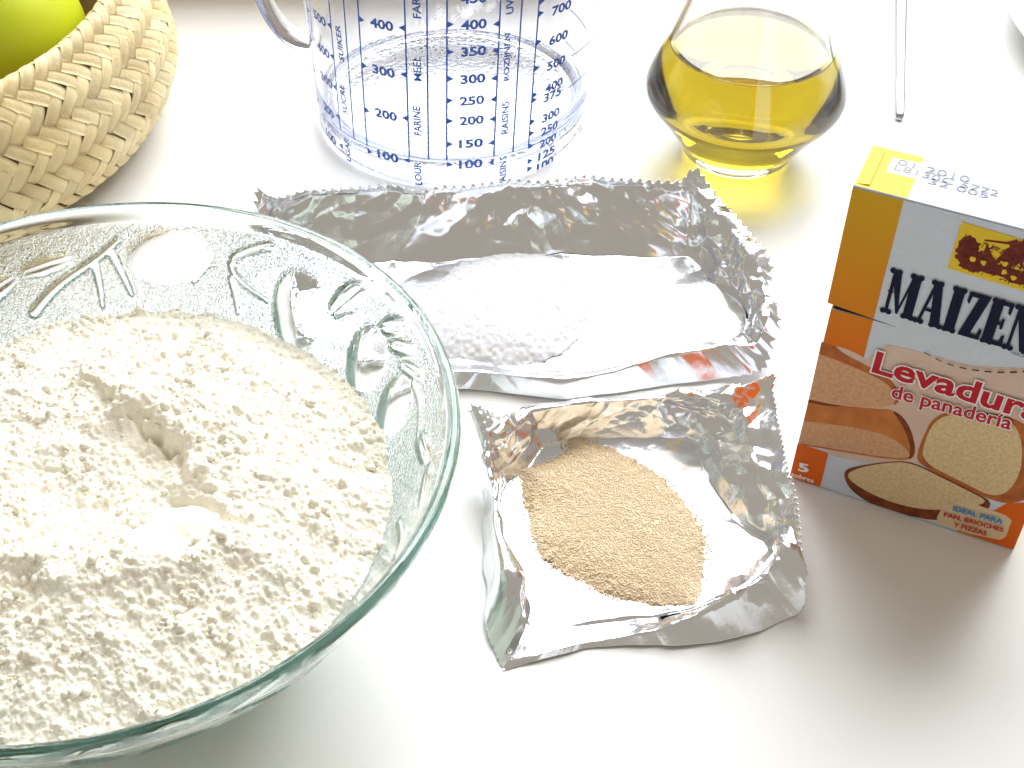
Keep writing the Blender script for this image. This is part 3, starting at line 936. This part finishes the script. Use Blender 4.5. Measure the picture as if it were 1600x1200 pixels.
def card(name, col, rough=.42, **k):
    return pbr(name, col, rough=rough, spec=.18, **k)
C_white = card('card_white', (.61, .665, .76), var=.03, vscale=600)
C_yel = card('card_yellow', (.78, .55, .03), var=.03, vscale=500)
C_dark = card('card_gap_shade', (.06, .045, .03), .9)  # near-black: shade inside the slit and perforations is put into the colour
C_ink = card('print_navy', (.008, .010, .035), .5)
C_ink.node_tree.nodes['Principled BSDF'].inputs['Specular IOR Level'].default_value = .12
C_red = card('print_red', (.50, .012, .03), .4)
C_wht = card('print_white', (.86, .85, .83), .5)
C_blue = card('print_blue', (.02, .22, .62), .4)
C_brown = card('print_brown', (.16, .022, .012), .5, var=.4, vscale=900)
C_crust = card('print_crust', (.34, .085, .020), .5, col2=(.54, .18, .045), vscale=220)
C_crust_d = card('print_dark_crust', (.14, .03, .010), .5, col2=(.28, .075, .02), vscale=300)
C_gold = card('print_golden_crust', (.62, .23, .06), .5, col2=(.46, .13, .035), vscale=160)
C_crumb = card('print_crumb', (.62, .44, .22), .5, col2=(.78, .63, .38), vscale=1100, detail=6)
C_crumb2 = card('print_brown_crumb', (.58, .29, .15), .5, col2=(.72, .44, .26), vscale=1000, detail=6)
C_blush = card('print_blush', (.66, .47, .38), .5, col2=(.70, .56, .48), vscale=120)
C_lab = card('print_label', (.74, .58, .36), .5)
C_grey = card('stamp_ink', (.36, .36, .42), .6)
# the left strip is printed yellow at the top running to orange below
C_strip, N, L, b = new_mat('print_strip')
tc = N.new('ShaderNodeTexCoord'); s3 = N.new('ShaderNodeSeparateXYZ'); L.new(tc.outputs['Object'], s3.inputs[0])
mr = N.new('ShaderNodeMapRange'); mr.inputs['From Min'].default_value = .045; mr.inputs['From Max'].default_value = .104
L.new(s3.outputs['Z'], mr.inputs['Value'])
cr = N.new('ShaderNodeValToRGB'); cr.color_ramp.elements[0].color = (.74, .13, .008, 1); cr.color_ramp.elements[1].color = (.62, .36, .010, 1)
e_ = cr.color_ramp.elements.new(.45); e_.color = (.68, .235, .008, 1)
L.new(mr.outputs[0], cr.inputs['Fac']); L.new(cr.outputs['Color'], b.inputs['Base Color']); b.inputs['Roughness'].default_value = .42; b.inputs['Specular IOR Level'].default_value = .15

def slab(name, poly, y0, y1, mat, parent, axis='y', bev=0.0):
    """a flat piece of card or print with outline poly; front faces -y (axis y) or +z (axis z)"""
    bm = bmesh.new()
    f = [bm.verts.new((x, y0, z) if axis == 'y' else (x, z, y0)) for x, z in poly]
    bk_ = [bm.verts.new((x, y1, z) if axis == 'y' else (x, z, y1)) for x, z in poly]
    bm.faces.new(f); bm.faces.new(bk_[::-1])
    for i in range(len(poly)):
        j = (i + 1) % len(poly)
        bm.faces.new((f[j], f[i], bk_[i], bk_[j]))
    bmesh.ops.recalc_face_normals(bm, faces=bm.faces[:])
    me = bpy.data.meshes.new(name); bm.to_mesh(me); bm.free()
    return link(name, me, mat, parent)

def clip_poly(P, lo, hi):
    """Sutherland-Hodgman against the panel rectangle"""
    P = [tuple(p) for p in P]
    for ax_, lim, sg in ((0, lo[0], 1), (0, hi[0], -1), (1, lo[1], 1), (1, hi[1], -1)):
        out = []
        for i in range(len(P)):
            a, b_ = P[i], P[(i + 1) % len(P)]
            ia, ib = sg * (a[ax_] - lim) >= 0, sg * (b_[ax_] - lim) >= 0
            if ia: out.append(a)
            if ia != ib:
                t = (lim - a[ax_]) / (b_[ax_] - a[ax_])
                out.append((a[0] + (b_[0] - a[0]) * t, a[1] + (b_[1] - a[1]) * t))
        P = out
        if not P: break
    return P

VC = fuv(1293, 473)[1]; VC2 = fuv(1400, 511)[1]; US = fuv(1400, 511)[0]
LP = -.0013                                                # the torn lid stands a little proud on the left
wc = .0005
# carton body: core, sides, back
slab('carton_core', [(.0008, .0004), (BW - .0006, .0004), (BW - .0006, BH - .0012), (.0008, BH - .0012)], .0010, BD - .0006, C_dark, box)
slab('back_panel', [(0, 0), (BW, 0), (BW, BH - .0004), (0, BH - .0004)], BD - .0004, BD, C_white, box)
def side(name, x0, x1, z0, z1, mat):
    return slab(name, [(x0, z0), (x1, z0), (x1, z1), (x0, z1)], .0006, BD - .0005, mat, box)
side('side_panel', BW - .0004, BW, 0, BH - .0004, C_yel)
side('side_panel', 0, .0005, 0, VC - .0015, C_strip)
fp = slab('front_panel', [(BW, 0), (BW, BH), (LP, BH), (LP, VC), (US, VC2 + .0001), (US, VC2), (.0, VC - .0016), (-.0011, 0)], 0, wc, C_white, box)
side('lid_side', LP, LP + .0005, VC, BH - .0004, C_yel)
zt = BH
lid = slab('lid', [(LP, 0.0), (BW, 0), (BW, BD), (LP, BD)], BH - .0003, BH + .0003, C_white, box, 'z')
tk = 0
def art(name, P, mat, parent=fp, rnd=0, clip=True, lo=(LP, 0), hi=(BW, BH)):
    """print on the front: each layer a hair in front of the last"""
    global tk
    tk += 1
    P = np.array(P, float)
    if rnd: P = smooth_poly(P, 70, 2, True)[:-1]
    if clip: P = clip_poly(P, lo, hi)
    if len(P) < 3: return None
    y = -.00004 - tk * .0000045
    me = mesh_np(name, np.array([(x, y, z) for x, z in P]), [tuple(range(len(P)))], False)
    bm = bmesh.new(); bm.from_mesh(me); bmesh.ops.triangulate(bm, faces=bm.faces[:]); bmesh.ops.recalc_face_normals(bm, faces=bm.faces[:])
    bm.to_mesh(me); bm.free()
    return link(name, me, mat, parent)
def artp(name, pix, mat, **k):
    return art(name, [fuv(*p) for p in pix], mat, **k)
z5 = lambda x, y: (1200 + x / 3.333, 520 + y / 3.333)      # places read off enlarged views of the photograph
z4 = lambda x, y: (1200 + x / 3.75, 220 + y / 3.75)
us = fuv(1416, 322)[0]; us2 = fuv(1361, 492)[0]; usb = fuv(1281, 763)[0]
uS = (us + us2) / 2
artp('blush_field', [z5(500, 150), z5(620, 60), z5(760, 90), z5(900, 130), z5(1060, 170), z5(1450, 190), z5(1450, 560), z5(1300, 640), z5(640, 700), z5(330, 640), z5(180, 420)], C_blush, lo=(-.0006, 0))
art('colour_strip', [(LP, VC), (uS, VC2 + (US - uS) / US * (VC - VC2) + .0), (uS, BH - .0004), (LP, BH - .0004)], C_strip)
art('colour_strip', [(0, .040), (uS, .040), (uS, fuv(1361, 497)[1] - .0004), (0, VC - .0017)], C_strip)
zb = fuv(1252, 694)[1]
art('orange_block', [(-.0011, 0), (usb, 0), (usb, zb), (-.0009, zb)], C_strip)
art('orange_corner', [(BW - .016, 0.0), (BW, 0), (BW, .020), (BW - .006, .017)], C_strip)
# bread
artp('loaf_crust', [z5(270, 40), z5(360, 70), z5(470, 130), z5(560, 190), z5(640, 240), z5(680, 300), z5(690, 350), z5(650, 390), z5(560, 250), z5(400, 150), z5(250, 110), z5(200, 110), z5(200, 40)], C_crust, rnd=1, lo=(-.0006, 0))
artp('loaf_crumb', [z5(240, 100), z5(380, 150), z5(520, 210), z5(620, 260), z5(670, 330), z5(650, 380), z5(560, 392), z5(360, 372), z5(190, 345), z5(150, 330), z5(150, 90)], C_crumb2, rnd=1, lo=(-.0006, 0))
artp('loaf_highlight', [z5(340, 62), z5(430, 90), z5(520, 140), z5(550, 190), z5(500, 160), z5(400, 110)], C_blush, rnd=1, lo=(-.0006, 0))
artp('loaf_crust', [z5(150, 340), z5(330, 372), z5(560, 395), z5(640, 395), z5(700, 430), z5(745, 500), z5(768, 590), z5(765, 640), z5(730, 665), z5(600, 655), z5(330, 610), z5(100, 570)], C_gold, rnd=1, lo=(-.0006, 0))
artp('loaf_crust', [z5(640, 398), z5(700, 430), z5(745, 500), z5(768, 590), z5(762, 640), z5(730, 665), z5(745, 600), z5(720, 520), z5(680, 450)], C_crust_d, rnd=1, lo=(-.0006, 0))
artp('loaf_crumb', [z5(120, 455), z5(300, 470), z5(500, 500), z5(640, 540), z5(720, 600), z5(745, 640), z5(720, 655), z5(560, 640), z5(330, 600), z5(80, 560), z5(80, 450)], C_crumb2, rnd=1, lo=(-.0006, 0))
artp('loaf_shadow', [z5(170, 335), z5(330, 372), z5(400, 378), z5(330, 385), z5(170, 355)], C_crust_d, rnd=1, lo=(-.0006, 0))
artp('slice_crust', [z5(860, 430), z5(1000, 400), z5(1200, 420), z5(1320, 460), z5(1450, 560), z5(1460, 800), z5(1330, 880), z5(1200, 890), z5(1000, 790), z5(800, 690), z5(770, 650), z5(800, 560)], C_crust, rnd=1, lo=(-.0006, 0))
artp('slice_crumb', [z5(875, 445), z5(1000, 415), z5(1180, 430), z5(1290, 470), z5(1330, 600), z5(1310, 760), z5(1200, 870), z5(1000, 770), z5(800, 670), z5(815, 560)], C_crumb, rnd=1, lo=(-.0006, 0))
artp('slice_crust', [z5(395, 750), z5(400, 710), z5(480, 690), z5(620, 670), z5(740, 665), z5(900, 740), z5(1080, 830), z5(1170, 880), z5(1140, 930), z5(900, 985), z5(700, 945), z5(540, 895), z5(430, 820)], C_crust_d, rnd=1, lo=(-.0006, 0))
artp('slice_crumb', [z5(405, 735), z5(480, 698), z5(620, 675), z5(740, 672), z5(900, 750), z5(1080, 840), z5(1150, 880), z5(1060, 905), z5(880, 925), z5(720, 905), z5(560, 850), z5(440, 780)], C_crumb, rnd=1, lo=(-.0006, 0))
artp('label_patch', [z5(915, 895), z5(1050, 880), z5(1240, 950), z5(1270, 975), z5(1240, 1060), z5(1210, 1078), z5(1050, 1045), z5(885, 990), z5(880, 960)], C_lab)
# emblem: a brown field scene on a yellow plate
artp('emblem_plate', [z4(1135, 472), z4(1052, 745), z4(1500, 880), z4(1720, 945), z4(1800, 672), z4(1500, 580)], C_yel)
def blob(cx, cz, rx, rz, mat=C_brown, n=26, seed=0, rough=.25):
    rg_ = np.random.RandomState(seed)
    P = [(cx + rx * math.cos(t_) * (1 + rough * rg_.uniform(-1, 1)), cz + rz * math.sin(t_) * (1 + rough * rg_.uniform(-1, 1))) for t_ in np.linspace(0, 2 * math.pi, n, endpoint=False)]
    art('emblem_drawing', P, mat)
for i, (x, y, rx, rz) in enumerate(((1175, 620, .0026, .0034), (1160, 680, .0024, .0022), (1220, 690, .0024, .0028), (1190, 730, .0030, .0016), (1290, 740, .0032, .0020), (1380, 760, .0030, .0018), (1470, 800, .0034, .0020),
                                    (1420, 680, .0020, .0026), (1480, 650, .0013, .0042), (1570, 760, .003, .003), (1640, 700, .0026, .0036), (1350, 745, .004, .0012), (1560, 830, .005, .0016))):
    u, v = fuv(*z4(x, y)); blob(u, v, rx, rz, seed=i + 3)
for pts in ([(1240, 720), (1285, 595), (1310, 660), (1345, 720)], [(1330, 700), (1420, 615), (1500, 580), (1505, 592), (1430, 640), (1350, 720)], [(1270, 575), (1400, 590), (1500, 610), (1500, 618), (1390, 602), (1270, 585)],
            [(1400, 590), (1460, 575), (1470, 590), (1440, 640)], [(1455, 620), (1475, 615), (1500, 740), (1480, 745)]):
    artp('emblem_drawing', [z4(*p) for p in pts], C_brown)
rg_ = np.random.RandomState(4)
V, F = [], []
for _ in range(240):                                       # fine engraved strokes round the figures
    x_ = rg_.uniform(1135, 1700); top_, low_ = 472 + (x_ - 1135) * .296, 745 + (x_ - 1052) * .30
    u_, v_ = fuv(*z4(x_, rg_.uniform(top_ + 85, low_ - 28)))
    ln_, wd_, an_ = rg_.uniform(.0004, .0012), rg_.uniform(.00008, .0002), rg_.uniform(0, 3.14)
    if not (fuv(*z4(1118, 540))[0] < u_ < fuv(*z4(1740, 700))[0]): continue
    b0 = len(V); c_, s_ = math.cos(an_), math.sin(an_)
    tk += .02
    for a_, w_ in ((-ln_, -wd_), (ln_, -wd_ * .3), (ln_, wd_ * .3), (-ln_, wd_)):
        V.append((min(BW - .0004, u_ + a_ * c_ - w_ * s_), -.00004 - tk * .0000045, v_ + a_ * s_ + w_ * c_))
    F.append((b0, b0 + 1, b0 + 2, b0 + 3))
tag(link('emblem_engraving', mesh_np('emblem_engraving', np.array(V), F, False), C_brown, fp), kind='stuff')
for x, y in ((1265, 712), (1390, 720), (1385, 765), (1440, 800), (1200, 690)):
    u, v = fuv(*z4(x, y)); blob(u, v, .0007, .0008, C_yel, 10, x, .3)

# big slab lettering, drawn stroke by stroke
def slab_letter(ch):
    """polygons in a box 1 high; thick and thin stems with forked feet and a waist knob"""
    P = []
    def stem(x0, y0, x1, y1, w0, w1=None):
        w1 = w1 or w0
        P.append([(x0 - w0 / 2, y0), (x0 + w0 / 2, y0), (x1 + w1 / 2, y1), (x1 - w1 / 2, y1)])
    def foot(x, y, w, up):
        s = 1 if up else -1
        for k in (-1, 1):
            P.append([(x + k * w * .28 + .085 * math.cos(q_), y + s * .035 + .062 * math.sin(q_)) for q_ in np.linspace(0, 6.283, 12, endpoint=False)])
        P.append([(x - w * .34, y - s * .005), (x + w * .34, y - s * .005), (x + w * .2, y + s * .09), (x - w * .2, y + s * .09)])
    def knob(x, y, w):
        P.append([(x - w / 2 - .045, y), (x, y - .05), (x + w / 2 + .045, y), (x, y + .05)])
    if ch == 'M':
        stem(.14, .0, .14, 1, .10); stem(.76, .0, .76, 1, .27); stem(.45, .04, .19, .98, .07, .26); stem(.44, .04, .70, .98, .06, .08)
        foot(.14, 0, .3, True); foot(.76, 0, .40, True); foot(.16, 1, .34, False); foot(.76, 1, .40, False); knob(.76, .5, .21); knob(.14, .5, .10); return P, .96
    if ch == 'A':
        stem(.12, 0, .36, 1, .09); stem(.60, 0, .40, 1, .29, .23); P.append([(.2, .30), (.55, .30), (.53, .37), (.22, .37)])
        foot(.12, 0, .28, True); foot(.62, 0, .40, True); foot(.38, 1, .34, False); knob(.50, .52, .22); return P, .78
    if ch == 'I':
        stem(.22, 0, .22, 1, .30); foot(.22, 0, .42, True); foot(.22, 1, .42, False); knob(.22, .5, .23); return P, .46
    if ch == 'Z':
        P.append([(.03, .0), (.32, .0), (.63, 1), (.34, 1)]); P.append([(.06, .90), (.60, .90), (.62, 1), (.04, 1)]); P.append([(.04, 0), (.62, 0), (.60, .10), (.06, .10)])
        P.append([(.03, 1), (.14, .95), (.10, .72), (.02, .78)]); P.append([(.63, 0), (.52, .05), (.56, .28), (.64, .22)]); knob(.33, .5, .24); return P, .66
    if ch == 'E':
        stem(.18, 0, .18, 1, .30); P.append([(.1, .90), (.56, .90), (.58, 1), (.1, 1)]); P.append([(.1, 0), (.60, 0), (.58, .10), (.1, .10)]); P.append([(.2, .46), (.44, .46), (.44, .54), (.2, .54)])
        P.append([(.48, .92), (.60, 1), (.58, .72), (.50, .76)]); P.append([(.48, .08), (.62, 0), (.60, .28), (.52, .24)]); P.append([(.40, .38), (.48, .38), (.48, .62), (.40, .62)])
        foot(.18, 0, .36, True); foot(.18, 1, .36, False); return P, .64
    stem(.13, 0, .13, 1, .09); stem(.66, .0, .66, 1, .09); stem(.60, .02, .19, .98, .27)
    foot(.13, 0, .28, True); foot(.15, 1, .34, False); foot(.66, 1, .28, False); foot(.64, .02, .2, True); return P, .80

p0 = np.array(fuv(1376, 485)); p1 = np.array(fuv(1566, 541)); top = np.array(fuv(1396, 419))
hM = abs(top[1] - p0[1]) * 1.0
widths = [slab_letter(c)[1] for c in 'MAIZENA']
scale = (p1[0] - p0[0]) / (sum(widths[:5]) )
xx = p0[0]
slope = (p1[1] - p0[1]) / (p1[0] - p0[0])
for c, w in zip('MAIZENA', widths):
    polys, _ = slab_letter(c)
    V, F = [], []
    sc_ = scale if c != 'A' or xx < .05 else scale
    for k, P in enumerate(polys):
        tk += 1
        b0 = len(V)
        for x, z in P:
            u = xx + x * sc_
            V.append((min(u, BW - .0003), -.00004 - tk * .0000045, p0[1] + slope * (u - p0[0]) + z * hM))
        F.append(tuple(range(b0, len(V))))
    link('brand_letter', mesh_np('brand_letter', np.array(V), F, False), C_ink, fp)
    xx += w * sc_

def put_text(name, body, a, b_, h, mat, bold=.0, extra=0.0):
    """text whose base runs from photo place a to b_ on the carton front, h metres high over its whole box"""
    global tk
    tk += 1
    a, b_ = np.array(fuv(*a)), np.array(fuv(*b_))
    d = b_ - a; w = np.linalg.norm(d); d /= w; nrm_ = np.array([-d[1], d[0]])
    V, F = text_fit(body, w + extra, h + extra, bold)
    V = V + [w / 2, h / 2]
    P = a + V[:, :1] * d + V[:, 1:] * nrm_
    P[:, 0] = np.minimum(P[:, 0], BW - .0002)
    return link(name, mesh_np(name, np.stack([P[:, 0], np.full(len(P), -.00004 - tk * .0000045), P[:, 1]], -1), F, False), mat, fp)
e1 = z5(1420, 468)
put_text('product_name_outline', 'Levadura', z5(540, 198), e1, .0078, C_wht, .060, .0009)
put_text('product_name', 'Levadura', z5(540, 198), e1, .0078, C_red, .028)
put_text('product_name_outline', 'de panadería', z5(636, 350), z5(1256, 520), .0064, C_wht, .055, .0006)
put_text('product_name', 'de panadería', z5(636, 350), z5(1256, 520), .0064, C_red, .020)
put_text('sachet_count', '5', z5(160, 712), z5(215, 724), .0036, C_wht, .04)
put_text('sachet_count', 'sobres', z5(122, 738), z5(240, 775), .0019, C_wht, .02)
put_text('label_text', 'IDEAL PARA', z5(963, 918), z5(1222, 990), .0020, C_blue, .03)
put_text('label_text', 'PAN, BRIOCHES', z5(915, 952), z5(1225, 1034), .0021, C_red, .03)
put_text('label_text', 'Y PIZZAS', z5(965, 1000), z5(1138, 1050), .0019, C_red, .03)
put_text('small_print', 'MARCA', z4(1425, 1240), z4(1500, 1262), .0011, C_ink, .0)
# perforated tear line of the flap
arc = smooth_poly([z5(720, 40), z5(830, 100), z5(905, 142), z5(990, 170), z5(1090, 188), z5(1200, 198), z5(1333, 195), z5(1420, 180)], 200, 2)
for i in range(30, 196, 18):
    a, b_ = np.array(fuv(*arc[i])), np.array(fuv(*arc[min(i + 10, 199)]))
    d = (b_ - a); d /= np.linalg.norm(d) + 1e-9; nn2 = np.array([-d[1], d[0]]) * (.00012 + .0002 * i / 200)
    art('perforation', [a - nn2, b_ - nn2, b_ + nn2, a + nn2], C_dark)
# print on the lid: yellow end with a white window and the dotted date stamp
def topart(name, P, mat, k):
    me = mesh_np(name, np.array([(x, y, BH + .00034 + k * .00003) for x, y in P]), [tuple(range(len(P)))], False)
    bm = bmesh.new(); bm.from_mesh(me)
    bm.faces.ensure_lookup_table()
    if bm.faces[0].normal.z < 0: bmesh.ops.reverse_faces(bm, faces=bm.faces[:])
    bm.faces.ensure_lookup_table(); bm.normal_update()
    bmesh.ops.triangulate(bm, faces=bm.faces[:]); bm.to_mesh(me); bm.free()
    return link(name, me, mat, lid)
yu = tuv(*z4(812, 352))[0]
topart('yellow_patch', [(LP + .0002, .0001), (yu, .0001), (yu, BD - .0006), (LP + .0002, BD - .0006)], C_yel, 0)
xa, ya = tuv(*z4(690, 190)); xb, yb = tuv(*z4(705, 100))
topart('stamp_window', [(xa, ya), (yu + .0004, ya + .0004), (yu + .0004, yb + .0006), (xa, yb)], C_wht, 1)
def stamp(body, a, b_, h):
    a, b_ = np.array(tuv(*z4(*a))), np.array(tuv(*z4(*b_)))
    d = b_ - a; w = np.linalg.norm(d); d /= w; n_ = np.array([-d[1], d[0]])
    V, F = text_fit(body, w, h)
    V = V + [w / 2, 0]
    P = a + V[:, :1] * d + V[:, 1:] * n_
    link('date_stamp', mesh_np('date_stamp', np.c_[P, np.full(len(P), BH + .00046)], F, False), C_grey, lid)
stamp('01 2010', (760, 130), (1180, 235), .0026)
stamp('L8130C 5772', (742, 160), (1350, 318), .0026)
stamp('32 005', (940, 240), (1290, 330), .0024)
# tucked end flap: a small bevelled yellow flap over the left top edge, crimped at the back corner
fl_v = np.array([(LP - .0002, .0004, BH - .0022), (LP - .0002, BD - .0012, BH - .0022), (LP + .0006, .0010, BH + .0004), (LP + .0006, BD - .0018, BH + .0004), (LP + .0036, .0014, BH + .0007), (LP + .0036, BD - .0022, BH + .0007)])
ff = [(0, 2, 3, 1), (2, 4, 5, 3)]
fo = link('end_flap', mesh_np('end_flap', fl_v, ff, False), C_yel, box)
fo.modifiers.new('thickness', 'SOLIDIFY').thickness = .0003
